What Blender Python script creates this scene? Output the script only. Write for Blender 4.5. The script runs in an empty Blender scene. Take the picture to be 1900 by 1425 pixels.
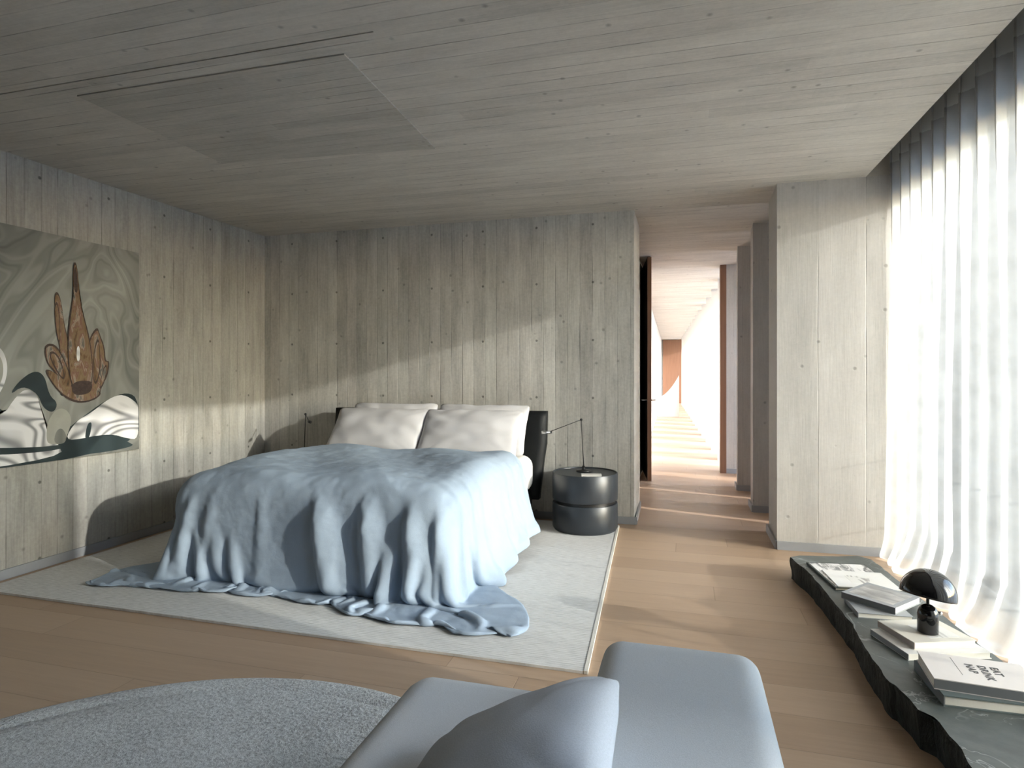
import bpy, bmesh, math, random
import numpy as np
from mathutils import Vector, Matrix, noise

# ------------------------------------------------------------------ camera, sky, sun, exposure
scene = bpy.context.scene
COL = scene.collection
R = math.radians

cam_data = bpy.data.cameras.new('camera')
cam_data.sensor_width = 36.0
cam_data.lens = 36.0 * 1132 / 1900
cam_data.shift_y = -21.5 / 1900
cam_data.clip_end = 400
cam = bpy.data.objects.new('camera', cam_data)
COL.objects.link(cam)
cam.location = (0, 0, 1.25)
cam.rotation_euler = (R(90), 0, R(15.69))
scene.camera = cam

world = bpy.data.worlds.new('sky')
scene.world = world
world.use_nodes = True
wn = world.node_tree
wn.nodes.clear()
w_out = wn.nodes.new('ShaderNodeOutputWorld')
w_bg = wn.nodes.new('ShaderNodeBackground')
w_sky = wn.nodes.new('ShaderNodeTexSky')
w_sky.sky_type = 'NISHITA'
w_sky.sun_disc = False
w_sky.sun_elevation = R(22)
w_sky.sun_rotation = R(104)
w_sky.air_density = 1.0
w_sky.ozone_density = 3.0
w_sky.dust_density = 1.0
w_bg.inputs['Strength'].default_value = 2.9
wn.links.new(w_sky.outputs[0], w_bg.inputs['Color'])
wn.links.new(w_bg.outputs[0], w_out.inputs['Surface'])

sun_data = bpy.data.lights.new('sun', 'SUN')
sun_data.energy = 7.8
sun_data.angle = R(0.8)
sun_data.color = (1.0, 0.95, 0.91)
sun = bpy.data.objects.new('sun', sun_data)
COL.objects.link(sun)
sun.location = (30, -8, 12)
sun.rotation_euler = Vector((-1.0, 0.262, -0.265)).to_track_quat('-Z', 'Y').to_euler()

def portal(name, loc, rot, sx, sy):
    d = bpy.data.lights.new(name, 'AREA')
    d.shape = 'RECTANGLE'
    d.size, d.size_y = sx, sy
    d.cycles.is_portal = True
    o = bpy.data.objects.new(name, d)
    COL.objects.link(o)
    o.location, o.rotation_euler = loc, rot
    return o
portal('portal_garden_window', (1.80, 3.2, 1.25), (0, R(90), 0), 2.6, 3.0)
portal('portal_fill_window', (1.80, 0.62, 1.25), (0, R(90), 0), 2.6, 1.3)
portal('portal_hall', (1.95, 16, 1.25), (0, R(90), 0), 2.6, 17)

vs = scene.view_settings
scene.display_settings.display_device = 'sRGB'
vs.view_transform = 'Standard'
vs.look = 'None'
vs.gamma = 1.0
vs.use_curve_mapping = False
vs.exposure = 0.3
try:
    scene.cycles.use_denoising = True
    scene.cycles.max_bounces = 14
    scene.cycles.diffuse_bounces = 8
    scene.cycles.transparent_max_bounces = 24
    scene.cycles.caustics_reflective = False
    scene.cycles.caustics_refractive = False
except Exception:
    pass

# ------------------------------------------------------------------ material helpers
class NT:
    def __init__(self, name):
        self.m = bpy.data.materials.new(name)
        self.m.use_nodes = True
        self.t = self.m.node_tree
        self.b = self.t.nodes['Principled BSDF']
    def n(self, typ, **kw):
        nd = self.t.nodes.new(typ)
        for k, v in kw.items():
            setattr(nd, k, v)
        return nd
    def l(self, a, b):
        self.t.links.new(a, b)
    def val(self, sock, v):
        if hasattr(v, 'node'):
            self.l(v, sock)
        else:
            sock.default_value = v
    def math(self, op, a, b=0.0, c=0.0, clamp=False):
        nd = self.n('ShaderNodeMath', operation=op)
        nd.use_clamp = clamp
        for i, v in enumerate((a, b, c)):
            self.val(nd.inputs[i], v)
        return nd.outputs[0]
    def xyz(self, kind='Object'):
        tc = self.n('ShaderNodeTexCoord')
        s = self.n('ShaderNodeSeparateXYZ')
        self.l(tc.outputs[kind], s.inputs[0])
        return s.outputs[0], s.outputs[1], s.outputs[2], tc.outputs[kind]
    def vec(self, x, y, z=0.0):
        c = self.n('ShaderNodeCombineXYZ')
        for i, v in enumerate((x, y, z)):
            self.val(c.inputs[i], v)
        return c.outputs[0]
    def noise(self, v, scale, detail=4.0, rough=0.55, dist=0.0):
        nd = self.n('ShaderNodeTexNoise')
        if v is not None:
            self.l(v, nd.inputs['Vector'])
        nd.inputs['Scale'].default_value = scale
        nd.inputs['Detail'].default_value = detail
        nd.inputs['Roughness'].default_value = rough
        nd.inputs['Distortion'].default_value = dist
        return nd.outputs['Fac']
    def white(self, v, dims='2D'):
        nd = self.n('ShaderNodeTexWhiteNoise', noise_dimensions=dims)
        if dims == '1D':
            self.l(v, nd.inputs['W'])
        else:
            self.l(v, nd.inputs['Vector'])
        return nd.outputs['Value']
    def ramp(self, f, stops, interp='LINEAR'):
        nd = self.n('ShaderNodeValToRGB')
        cr = nd.color_ramp
        cr.interpolation = interp
        while len(cr.elements) > 1:
            cr.elements.remove(cr.elements[-1])
        cr.elements[0].position = stops[0][0]
        cr.elements[0].color = (*stops[0][1], 1)
        for p, c in stops[1:]:
            e = cr.elements.new(p)
            e.color = (*c, 1)
        self.l(f, nd.inputs[0])
        return nd.outputs[0]
    def mix(self, f, a, b, blend='MIX'):
        nd = self.n('ShaderNodeMix', data_type='RGBA', blend_type=blend)
        self.val(nd.inputs[0], f)
        for i, v in ((6, a), (7, b)):
            if hasattr(v, 'node'):
                self.l(v, nd.inputs[i])
            else:
                nd.inputs[i].default_value = (*v, 1)
        return nd.outputs[2]
    def rng(self, v, a, b, c, d):
        nd = self.n('ShaderNodeMapRange')
        self.l(v, nd.inputs[0])
        for i, x in enumerate((a, b, c, d)):
            nd.inputs[i + 1].default_value = x
        return nd.outputs[0]
    def bump(self, h, strength=0.3, dist=0.01):
        nd = self.n('ShaderNodeBump')
        nd.inputs['Strength'].default_value = strength
        nd.inputs['Distance'].default_value = dist
        self.l(h, nd.inputs['Height'])
        self.l(nd.outputs[0], self.b.inputs['Normal'])
    def set(self, color=None, rough=None, spec=None, metal=None, sheen=None):
        if color is not None:
            if hasattr(color, 'node'):
                self.l(color, self.b.inputs['Base Color'])
            else:
                self.b.inputs['Base Color'].default_value = (*color, 1)
        if rough is not None:
            self.val(self.b.inputs['Roughness'], rough)
        if spec is not None:
            self.b.inputs['Specular IOR Level'].default_value = spec
        if metal is not None:
            self.b.inputs['Metallic'].default_value = metal
        if sheen is not None:
            self.b.inputs['Sheen Weight'].default_value = sheen
        return self.m

def plain(name, color, rough=0.5, spec=0.4, metal=0.0, grain=0.0, gscale=60):
    t = NT(name)
    if grain:
        x, y, z, v = t.xyz()
        f = t.noise(v, gscale, 3)
        c0 = tuple(max(0, c * (1 - grain)) for c in color)
        c1 = tuple(min(1, c * (1 + grain)) for c in color)
        col = t.mix(f, c0, c1)
        t.bump(f, 0.08, 0.002)
        return t.set(col, rough, spec, metal)
    return t.set(color, rough, spec, metal)

def concrete(name, across, along, bw, base, contrast=1.0, seg=0.0, line=0.55, green=0.3, ties=0.0, t0=(0.0, 0.0)):
    """board-formed concrete: boards of width bw side by side along `across`, running along `along`"""
    t = NT(name)
    x, y, z, v = t.xyz()
    ax = {'x': x, 'y': y, 'z': z}
    a, g = ax[across], ax[along]
    wob = t.math('MULTIPLY', t.math('SUBTRACT', t.noise(t.vec(g, 3.1, 0.0), 0.8, 1), 0.5), 0.012)
    q = t.math('DIVIDE', t.math('ADD', a, wob), bw)
    idx = t.math('FLOOR', q)
    fr = t.math('SUBTRACT', q, idx)
    if seg:
        off = t.math('MULTIPLY', t.white(idx, '1D'), 7.3)
        sq = t.math('ADD', t.math('DIVIDE', g, seg), off)
        sidx = t.math('FLOOR', sq)
        tone = t.white(t.vec(idx, sidx, 0.0), '2D')
    else:
        tone = t.white(idx, '1D')
    grain = t.noise(t.vec(t.math('MULTIPLY', a, 90), t.math('MULTIPLY', g, 4), 0.0), 1.0, 5, 0.6, 0.4)
    cloud = t.noise(v, 1.1, 5, 0.6)
    smudge = t.noise(t.vec(t.math('MULTIPLY', a, 9), t.math('MULTIPLY', g, 1.6), 2.0), 1.0, 4, 0.65)
    odd = t.rng(tone, 0.86, 0.90, 0.0, -0.20 * contrast)
    speck = t.noise(v, 42.0, 4, 0.7)
    s = t.math('ADD', t.math('MULTIPLY', t.math('SUBTRACT', tone, 0.5), 0.14 * contrast), odd)
    s = t.math('ADD', s, t.math('MULTIPLY', t.math('SUBTRACT', speck, 0.5), 0.45 * contrast))
    s = t.math('ADD', s,
               t.math('MULTIPLY', t.math('SUBTRACT', grain, 0.5), 0.50 * contrast))
    s = t.math('ADD', s, t.math('MULTIPLY', t.math('SUBTRACT', cloud, 0.5), 0.45 * contrast))
    s = t.math('ADD', s, t.math('MULTIPLY', t.math('SUBTRACT', smudge, 0.5), 0.85 * contrast))
    val = t.math('ADD', s, 1.0)
    # board joints, broken and uneven
    edge = t.math('MINIMUM', fr, t.math('SUBTRACT', 1.0, fr))
    ln = t.rng(edge, 0.0, 0.0045 / bw, 1.0, 0.0)
    brk = t.noise(t.vec(t.math('MULTIPLY', idx, 3.7), t.math('MULTIPLY', g, 2.3), 0.0), 1.0, 3, 0.6)
    brk = t.rng(brk, 0.44, 0.62, 0.12, 1.0)
    ln = t.math('MULTIPLY', ln, brk)
    val = t.math('MULTIPLY', val, t.math('SUBTRACT', 1.0, t.math('MULTIPLY', ln, line)))
    # air holes and knots
    vo = t.n('ShaderNodeTexVoronoi')
    vo.inputs['Scale'].default_value = 7.0
    t.l(v, vo.inputs['Vector'])
    hole = t.math('MULTIPLY', t.rng(vo.outputs['Distance'], 0.04, 0.11, 1.0, 0.0), 0.6)
    if ties:
        da = t.math('MULTIPLY', t.math('SUBTRACT', t.math('FRACT', t.math('ADD', t.math('DIVIDE', t.math('SUBTRACT', a, t0[0]), ties), 0.5)), 0.5), ties)
        dg = t.math('MULTIPLY', t.math('SUBTRACT', t.math('FRACT', t.math('ADD', t.math('DIVIDE', t.math('SUBTRACT', g, t0[1]), ties), 0.5)), 0.5), ties)
        rr_ = t.math('SQRT', t.math('ADD', t.math('MULTIPLY', da, da), t.math('MULTIPLY', dg, dg)))
        hole = t.math('MAXIMUM', hole, t.rng(rr_, 0.007, 0.013, 1.0, 0.0))
    val = t.math('MULTIPLY', val, t.math('SUBTRACT', 1.0, t.math('MULTIPLY', hole, 0.6)))
    warm = tuple(c * k for c, k in zip(base, (1.02, 1.0, 0.98)))
    cool = tuple(c * k for c, k in zip(base, (0.98, 1.0, 0.97)))
    hue = t.white(t.math('ADD', idx, 41.0), '1D')
    c = t.mix(t.math('MULTIPLY', hue, green * 2), warm, cool)
    sc = t.n('ShaderNodeVectorMath', operation='SCALE')
    t.l(c, sc.inputs[0])
    t.l(val, sc.inputs['Scale'])
    h = t.math('ADD', t.math('MULTIPLY', tone, 0.35), t.math('MULTIPLY', grain, 0.30))
    h = t.math('SUBTRACT', h, t.math('MULTIPLY', ln, 0.9))
    h = t.math('SUBTRACT', h, t.math('MULTIPLY', hole, 0.6))
    t.bump(h, 0.5, 0.006)
    return t.set(sc.outputs[0], 0.78, 0.25)

def weave(name, color, rough=0.9, s1=420.0, amp=0.25, blotch=0.10, sheen=0.0, crease=0.0):
    t = NT(name)
    x, y, z, v = t.xyz()
    n1 = t.noise(v, s1, 2, 0.6)
    n2 = t.noise(v, 6.0, 4, 0.6)
    k = t.math('ADD', t.math('MULTIPLY', t.math('SUBTRACT', n1, 0.5), amp), t.math('MULTIPLY', t.math('SUBTRACT', n2, 0.5), blotch * 2))
    k = t.math('ADD', k, 1.0)
    sc = t.n('ShaderNodeVectorMath', operation='SCALE')
    sc.inputs[0].default_value = color
    t.l(k, sc.inputs['Scale'])
    h = t.math('MULTIPLY', n1, 0.25)
    if crease:
        n3 = t.noise(v, 13.0, 5, 0.62, 0.8)
        n4 = t.noise(v, 38.0, 3, 0.6, 0.5)
        h = t.math('ADD', h, t.math('ADD', t.math('MULTIPLY', n3, crease), t.math('MULTIPLY', n4, crease * 0.35)))
    t.bump(h, 0.5, 0.012 if crease else 0.003)
    return t.set(sc.outputs[0], rough, 0.15, sheen=sheen)

M = {}
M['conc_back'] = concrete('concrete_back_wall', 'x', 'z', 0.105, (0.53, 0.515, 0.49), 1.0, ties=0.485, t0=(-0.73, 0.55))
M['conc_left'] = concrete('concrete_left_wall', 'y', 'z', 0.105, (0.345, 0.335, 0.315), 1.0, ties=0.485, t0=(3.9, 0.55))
M['conc_ceil'] = concrete('concrete_ceiling', 'y', 'x', 0.105, (0.50, 0.47, 0.425), 0.6, seg=2.6, line=0.6, green=0.1)
M['conc_hatch'] = concrete('concrete_hatch', 'y', 'x', 0.07, (0.43, 0.405, 0.365), 0.6, seg=2.0, line=0.35, green=0.1)
M['conc_fin'] = concrete('concrete_column', 'x', 'z', 0.30, (0.48, 0.465, 0.45), 0.45, line=0.3, green=0.1)
M['conc_white'] = plain('pale_plaster', (0.55, 0.54, 0.52), 0.8, 0.2, grain=0.05, gscale=8)
M['skirting'] = plain('grey_skirting', (0.30, 0.31, 0.33), 0.45, 0.4, grain=0.04)

def make_floor():
    t = NT('oak_planks')
    x, y, z, v = t.xyz()
    q = t.math('DIVIDE', y, 0.22)
    idx = t.math('FLOOR', q)
    fr = t.math('SUBTRACT', q, idx)
    off = t.math('MULTIPLY', t.white(idx, '1D'), 9.1)
    sq = t.math('ADD', t.math('DIVIDE', x, 2.3), off)
    sidx = t.math('FLOOR', sq)
    sfr = t.math('SUBTRACT', sq, sidx)
    tone = t.white(t.vec(idx, sidx, 0.0), '2D')
    gx = t.math('MULTIPLY', x, 1.4)
    gy = t.math('ADD', t.math('MULTIPLY', y, 38), t.math('MULTIPLY', tone, 30))
    grain = t.noise(t.vec(gx, gy, 0.0), 1.0, 5, 0.6, 0.8)
    fine = t.noise(t.vec(t.math('MULTIPLY', x, 8), t.math('MULTIPLY', y, 260), 0.0), 1.0, 2, 0.5)
    f = t.math('ADD', t.math('ADD', t.math('MULTIPLY', tone, 0.22), 0.11), t.math('MULTIPLY', grain, 0.45))
    f = t.math('ADD', f, t.math('MULTIPLY', fine, 0.12))
    col = t.ramp(f, [(0.15, (0.300, 0.198, 0.128)), (0.5, (0.410, 0.288, 0.196)), (0.85, (0.510, 0.372, 0.265))])
    e = t.math('MINIMUM', fr, t.math('SUBTRACT', 1.0, fr))
    l1 = t.rng(e, 0.0, 0.010, 1.0, 0.0)
    e2 = t.math('MINIMUM', sfr, t.math('SUBTRACT', 1.0, sfr))
    l2 = t.rng(e2, 0.0, 0.0010, 1.0, 0.0)
    ln = t.math('MAXIMUM', l1, l2)
    col = t.mix(t.math('MULTIPLY', ln, 0.55), col, (0.10, 0.065, 0.04))
    t.bump(t.math('SUBTRACT', t.math('MULTIPLY', grain, 0.10), ln), 0.25, 0.003)
    return t.set(col, t.rng(grain, 0.3, 0.7, 0.42, 0.55), 0.35)
M['floor'] = make_floor()

def make_flatweave():
    t = NT('ivory_flatweave')
    x, y, z, v = t.xyz()
    jit = t.math('MULTIPLY', t.noise(t.vec(t.math('MULTIPLY', x, 2.0), t.math('MULTIPLY', y, 30), 0.0), 1.0, 2), 0.006)
    w = t.math('SINE', t.math('MULTIPLY', t.math('ADD', y, jit), 2 * math.pi / 0.017))
    slub = t.noise(t.vec(t.math('MULTIPLY', x, 16), t.math('MULTIPLY', y, 130), 0.0), 1.0, 3, 0.65)
    f = t.math('ADD', t.math('MULTIPLY', w, 0.10), slub)
    col = t.ramp(f, [(0.25, (0.48, 0.47, 0.455)), (0.5, (0.64, 0.63, 0.615)), (0.8, (0.75, 0.74, 0.725))])
    t.bump(t.math('ADD', t.math('MULTIPLY', w, 0.35), slub), 0.6, 0.004)
    return t.set(col, 0.95, 0.1)
M['flatweave'] = make_flatweave()
M['selvedge'] = weave('ivory_selvedge', (0.66, 0.63, 0.57), s1=300)

def make_pile():
    t = NT('grey_wool_pile')
    x, y, z, v = t.xyz()
    n1 = t.noise(v, 75.0, 4, 0.7)
    n2 = t.noise(v, 3.0, 3, 0.5)
    f = t.math('ADD', t.math('MULTIPLY', n1, 0.8), t.math('MULTIPLY', n2, 0.2))
    col = t.ramp(f, [(0.33, (0.32, 0.32, 0.315)), (0.5, (0.56, 0.565, 0.56)), (0.68, (0.72, 0.725, 0.715))])
    t.bump(n1, 1.0, 0.012)
    return t.set(col, 1.0, 0.05)
M['pile'] = make_pile()

M['duvet'] = weave('pale_blue_linen', (0.335, 0.41, 0.505), s1=500, amp=0.22, blotch=0.04, crease=0.3)
M['pillow'] = weave('pale_linen_pillowcase', (0.62, 0.61, 0.63), s1=500, amp=0.16, blotch=0.03, crease=0.12)
M['sheet'] = weave('white_cotton_sheet', (0.80, 0.785, 0.76), s1=500, amp=0.08, blotch=0.02, crease=0.35)
M['sofa'] = weave('blue_grey_wool', (0.60, 0.61, 0.62), s1=380, amp=0.35, blotch=0.03)
M['sofa_pillow'] = weave('blue_grey_cushion_wool', (0.45, 0.47, 0.50), s1=380, amp=0.35, blotch=0.03)
M['leather'] = plain('black_leather', (0.007, 0.008, 0.009), 0.55, 0.22, grain=0.2, gscale=140)
M['black'] = plain('black_metal', (0.012, 0.012, 0.013), 0.35, 0.5)
M['gloss_black'] = plain('gloss_black_enamel', (0.006, 0.006, 0.007), 0.06, 0.6)
M['anthracite'] = plain('anthracite_lacquer', (0.024, 0.029, 0.036), 0.38, 0.5, grain=0.04, gscale=20)
M['steel'] = plain('brushed_steel', (0.62, 0.62, 0.62), 0.3, 0.5, 1.0)
M['frame'] = plain('dark_window_frame', (0.09, 0.09, 0.095), 0.4, 0.4)
M['paper'] = plain('book_paper', (0.70, 0.68, 0.63), 0.85, 0.1, grain=0.05, gscale=200)
M['terrace'] = plain('pale_gravel', (0.62, 0.61, 0.59), 0.95, 0.1, grain=0.3, gscale=4)

def make_walnut(name, base):
    t = NT(name)
    x, y, z, v = t.xyz()
    g = t.noise(t.vec(t.math('MULTIPLY', x, 40), t.math('MULTIPLY', y, 40), t.math('MULTIPLY', z, 1.5)), 1.0, 5, 0.6, 0.5)
    c = t.mix(g, tuple(k * 0.65 for k in base), tuple(k * 1.3 for k in base))
    return t.set(c, 0.45, 0.35)
M['walnut'] = make_walnut('walnut_veneer', (0.19, 0.10, 0.062))
M['walnut_dark'] = make_walnut('walnut_bounce_cut', (0.05, 0.03, 0.02))
M['door_shade'] = plain('shaded_door_face', (0.014, 0.012, 0.010), 0.6, 0.2, grain=0.2)  # shade of the door's sunless face, put into its colour

def make_stone():
    t = NT('green_soapstone')
    x, y, z, v = t.xyz()
    n = t.noise(v, 2.6, 6, 0.65, 0.6)
    n2 = t.noise(v, 22.0, 5, 0.7)
    c = t.ramp(t.math('ADD', t.math('MULTIPLY', n, 0.7), t.math('MULTIPLY', n2, 0.3)),
               [(0.3, (0.040, 0.050, 0.048)), (0.5, (0.072, 0.085, 0.082)), (0.72, (0.125, 0.138, 0.132))])
    # veins: thin bands where two warped noises cross
    wv = t.noise(v, 1.7, 3, 0.5, 1.2)
    v1 = t.rng(t.math('ABSOLUTE', t.math('SUBTRACT', wv, 0.5)), 0.0, 0.011, 1.0, 0.0)
    wv2 = t.noise(t.vec(t.math('MULTIPLY', x, 3.1), t.math('MULTIPLY', y, 2.2), 5.0), 1.0, 4, 0.6, 1.5)
    v2 = t.rng(t.math('ABSOLUTE', t.math('SUBTRACT', wv2, 0.47)), 0.0, 0.010, 1.0, 0.0)
    vm = t.math('MULTIPLY', t.math('MAXIMUM', v1, v2), t.rng(t.noise(v, 4.0, 2), 0.38, 0.55, 0.0, 1.0))
    c = t.mix(t.math('MULTIPLY', vm, 0.75), c, (0.40, 0.43, 0.42))
    t.bump(n2, 0.15, 0.004)
    return t.set(c, 0.38, 0.45)
M['stone'] = make_stone()
def make_rough_stone():
    t = NT('green_soapstone_split_edge')
    x, y, z, v = t.xyz()
    n = t.noise(t.vec(t.math('MULTIPLY', x, 1.0), t.math('MULTIPLY', y, 1.0), t.math('MULTIPLY', z, 0.35)), 16.0, 6, 0.7)
    c = t.ramp(n, [(0.3, (0.012, 0.014, 0.013)), (0.6, (0.030, 0.034, 0.031)), (0.8, (0.06, 0.066, 0.062))])
    t.bump(n, 1.0, 0.03)
    return t.set(c, 0.75, 0.25)
M['stone_edge'] = make_rough_stone()

def make_sheer(name, tint, through, clear, straight=(0.74, 0.725, 0.70)):
    """sheer voile: lets part of the light straight through, less at grazing angles, scatters the rest"""
    t = NT(name)
    t.t.nodes.remove(t.b)
    out = t.t.nodes['Material Output']
    tr = t.n('ShaderNodeBsdfTransparent')
    tr.inputs[0].default_value = (*straight, 1)
    tl = t.n('ShaderNodeBsdfTranslucent')
    tl.inputs[0].default_value = (*through, 1)
    df = t.n('ShaderNodeBsdfDiffuse')
    df.inputs[0].default_value = (*tint, 1)
    sc = t.n('ShaderNodeMixShader')
    sc.inputs[0].default_value = 0.5
    t.l(tl.outputs[0], sc.inputs[1])
    t.l(df.outputs[0], sc.inputs[2])
    geo = t.n('ShaderNodeNewGeometry')
    dot = t.n('ShaderNodeVectorMath', operation='DOT_PRODUCT')
    t.l(geo.outputs['Normal'], dot.inputs[0])
    t.l(geo.outputs['Incoming'], dot.inputs[1])
    c = t.math('MAXIMUM', t.math('ABSOLUTE', dot.outputs['Value']), 0.08)
    # open area of a thread grid seen at an angle: clear ** (1/cos)
    f = t.math('POWER', clear, t.math('DIVIDE', 1.0, c))
    x, y, z, v = t.xyz()
    thread = t.noise(v, 7.0, 3, 0.5)
    f = t.math('MULTIPLY', f, t.rng(thread, 0.3, 0.7, 0.85, 1.1))
    mx = t.n('ShaderNodeMixShader')
    t.l(f, mx.inputs[0])
    t.l(sc.outputs[0], mx.inputs[1])
    t.l(tr.outputs[0], mx.inputs[2])
    t.l(mx.outputs[0], out.inputs[0])
    return t.m
M['voile'] = make_sheer('ivory_voile', (0.64, 0.63, 0.62), (0.42, 0.415, 0.405), 0.53)
M['voile_header'] = make_sheer('ivory_header_tape', (0.62, 0.62, 0.61), (0.40, 0.40, 0.40), 0.10)

def make_glass():
    t = NT('window_glass')
    t.t.nodes.remove(t.b)
    out = t.t.nodes['Material Output']
    tr = t.n('ShaderNodeBsdfTransparent')
    tr.inputs[0].default_value = (0.94, 0.97, 0.96, 1)
    gl = t.n('ShaderNodeBsdfGlossy')
    gl.inputs['Roughness'].default_value = 0.02
    fr = t.n('ShaderNodeFresnel')
    fr.inputs[0].default_value = 1.5
    mx = t.n('ShaderNodeMixShader')
    t.l(fr.outputs[0], mx.inputs[0])
    t.l(tr.outputs[0], mx.inputs[1])
    t.l(gl.outputs[0], mx.inputs[2])
    t.l(mx.outputs[0], out.inputs[0])
    return t.m
M['glass'] = make_glass()

# ------------------------------------------------------------------ object helpers
def link(name, bm, mats, parent=None, smooth=False, label=None):
    me = bpy.data.meshes.new(name)
    bm.normal_update()
    bm.to_mesh(me)
    bm.free()
    for m in (mats if isinstance(mats, (list, tuple)) else [mats]):
        me.materials.append(m)
    if smooth:
        me.polygons.foreach_set('use_smooth', [True] * len(me.polygons))
    o = bpy.data.objects.new(name, me)
    COL.objects.link(o)
    if parent:
        o.parent = parent
    if label:
        o['label'] = label
    return o

def tag(o, label, cat, group=None, kind=None):
    o['label'] = label
    o['category'] = cat
    if group:
        o['group'] = group
    if kind:
        o['kind'] = kind
    return o

def struct(o, label=None, cat=None):
    o['kind'] = 'structure'
    if label:
        o['label'] = label
    if cat:
        o['category'] = cat
    return o

def empty(name, loc, rz=0.0):
    o = bpy.data.objects.new(name, None)
    o.empty_display_size = 0.1
    COL.objects.link(o)
    o.location = loc
    o.rotation_euler = (0, 0, rz)
    return o

def box(bm, x0, x1, y0, y1, z0, z1, bev=0.0, seg=2, mi=0):
    r = bmesh.ops.create_cube(bm, size=1.0)
    vs_ = r['verts']
    for v in vs_:
        v.co = Vector(((x0 + x1) / 2 + v.co.x * (x1 - x0), (y0 + y1) / 2 + v.co.y * (y1 - y0), (z0 + z1) / 2 + v.co.z * (z1 - z0)))
    fs = {f for v in vs_ for f in v.link_faces}
    for f in fs:
        f.material_index = mi
    if bev:
        es = list({e for v in vs_ for e in v.link_edges})
        bmesh.ops.bevel(bm, geom=es, offset=bev, segments=seg, affect='EDGES', profile=0.5, clamp_overlap=True)
    return vs_

def prism(bm, pts, z0, z1, mi=0):
    lo = [bm.verts.new((x, y, z0)) for x, y in pts]
    hi = [bm.verts.new((x, y, z1)) for x, y in pts]
    n = len(pts)
    fs = [bm.faces.new(hi), bm.faces.new(lo[::-1])]
    for i in range(n):
        fs.append(bm.faces.new((lo[i], lo[(i + 1) % n], hi[(i + 1) % n], hi[i])))
    for f in fs:
        f.material_index = mi
    bmesh.ops.recalc_face_normals(bm, faces=fs)
    return fs

def lathe(bm, prof, seg=48, c=(0, 0), mat=None):
    """prof: list of (r, z); closed on the axis where r == 0"""
    rings = []
    for r, z in prof:
        if r <= 1e-6:
            rings.append([bm.verts.new((c[0], c[1], z))])
        else:
            rings.append([bm.verts.new((c[0] + r * math.cos(2 * math.pi * k / seg), c[1] + r * math.sin(2 * math.pi * k / seg), z)) for k in range(seg)])
    for a, b in zip(rings, rings[1:]):
        for k in range(seg):
            k2 = (k + 1) % seg
            if len(a) == 1 and len(b) == 1:
                continue
            if len(a) == 1:
                f = bm.faces.new((a[0], b[k2], b[k]))
            elif len(b) == 1:
                f = bm.faces.new((a[k], a[k2], b[0]))
            else:
                f = bm.faces.new((a[k], a[k2], b[k2], b[k]))
    bmesh.ops.recalc_face_normals(bm, faces=bm.faces[:])

def tube(bm, pts, rad, seg=10):
    pts = [Vector(p) for p in pts]
    rings = []
    for i, p in enumerate(pts):
        d = (pts[min(i + 1, len(pts) - 1)] - pts[max(i - 1, 0)]).normalized()
        u = d.orthogonal().normalized()
        w = d.cross(u)
        rings.append([bm.verts.new(p + rad * (math.cos(2 * math.pi * k / seg) * u + math.sin(2 * math.pi * k / seg) * w)) for k in range(seg)])
    for a, b in zip(rings, rings[1:]):
        best = min(range(seg), key=lambda s: sum((a[k].co - b[(k + s) % seg].co).length for k in range(seg)))
        for k in range(seg):
            bm.faces.new((a[k], a[(k + 1) % seg], b[(k + 1 + best) % seg], b[(k + best) % seg]))
    bm.faces.new(rings[0][::-1])
    bm.faces.new(rings[-1])
    bmesh.ops.recalc_face_normals(bm, faces=bm.faces[:])

def B():
    return bmesh.new()

def copy_tree(o, parent=None):
    c = o.copy()
    COL.objects.link(c)
    c.parent = parent
    for ch in list(o.children):
        copy_tree(ch, c)
    return c

# ------------------------------------------------------------------ the room shell
H = 2.585
XL, YB = -3.95, 5.10            # left wall and back wall faces
def slab(name, x0, x1, y0, y1, z0, z1, m, **k):
    bm = B()
    box(bm, x0, x1, y0, y1, z0, z1, **k)
    return struct(link(name, bm, m))

slab('floor', XL, 1.78, -2.6, 26.0, -0.2, 0.0, M['floor'])
# ceiling: two pours with a fine shadow joint between them; beyond the column line it widens
bm = B()
box(bm, XL, 1.20, -2.6, 2.150, H, 3.05)
box(bm, XL, 1.20, 2.158, 4.66, H, 3.05)
box(bm, XL, -1.17, 2.150, 2.158, H + 0.02, 3.05)
box(bm, -1.17, 1.20, 2.150, 2.158, H, 3.05)
box(bm, XL, 1.80, 4.66, 26.0, H, 3.05)
struct(link('ceiling', bm, M['conc_ceil']))
# service hatch cast into the ceiling: a panel let in flush, with a dark joint round it
bm = B()
hp = [(-2.81, 2.262), (-1.366, 2.268), (-1.42, 3.365), (-2.82, 3.235)]
prism(bm, hp, H - 0.006, H + 0.01)
o = struct(link('trim_hatch', bm, M['conc_hatch']))

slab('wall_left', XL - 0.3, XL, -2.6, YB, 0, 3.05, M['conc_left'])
slab('wall_back', XL - 0.3, -0.39, YB, 5.75, 0, H, M['conc_back'])
slab('wall_rear', XL - 0.3, 1.80, -2.9, -2.6, 0, 3.05, M['walnut_dark'])  # unseen wall, made dark only to cut bounce light in the room
# right side: an unseen window added beside the viewer for sky fill, a pier, then the curtained window; lintel above
bm = B()
box(bm, 1.60, 1.80, -2.6, 0.0, 0, 3.05)
box(bm, 1.60, 1.80, 1.25, 1.66, 0, 3.05)
box(bm, 1.60, 1.80, 0.0, 1.25, 2.49, 3.05)
box(bm, 1.60, 1.80, 1.66, 4.66, 2.49, 3.05)
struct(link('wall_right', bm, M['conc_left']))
slab('trim_curtain_slot', 1.20, 1.60, -2.6, 4.66, 2.95, 3.05, M['conc_ceil'])
# unseen wall added outside to keep the low sun off the fill window
slab('wall_sun_blocker', 4.2, 4.5, -8.0, 0.95, -0.2, 3.3, M['conc_white'])

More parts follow.
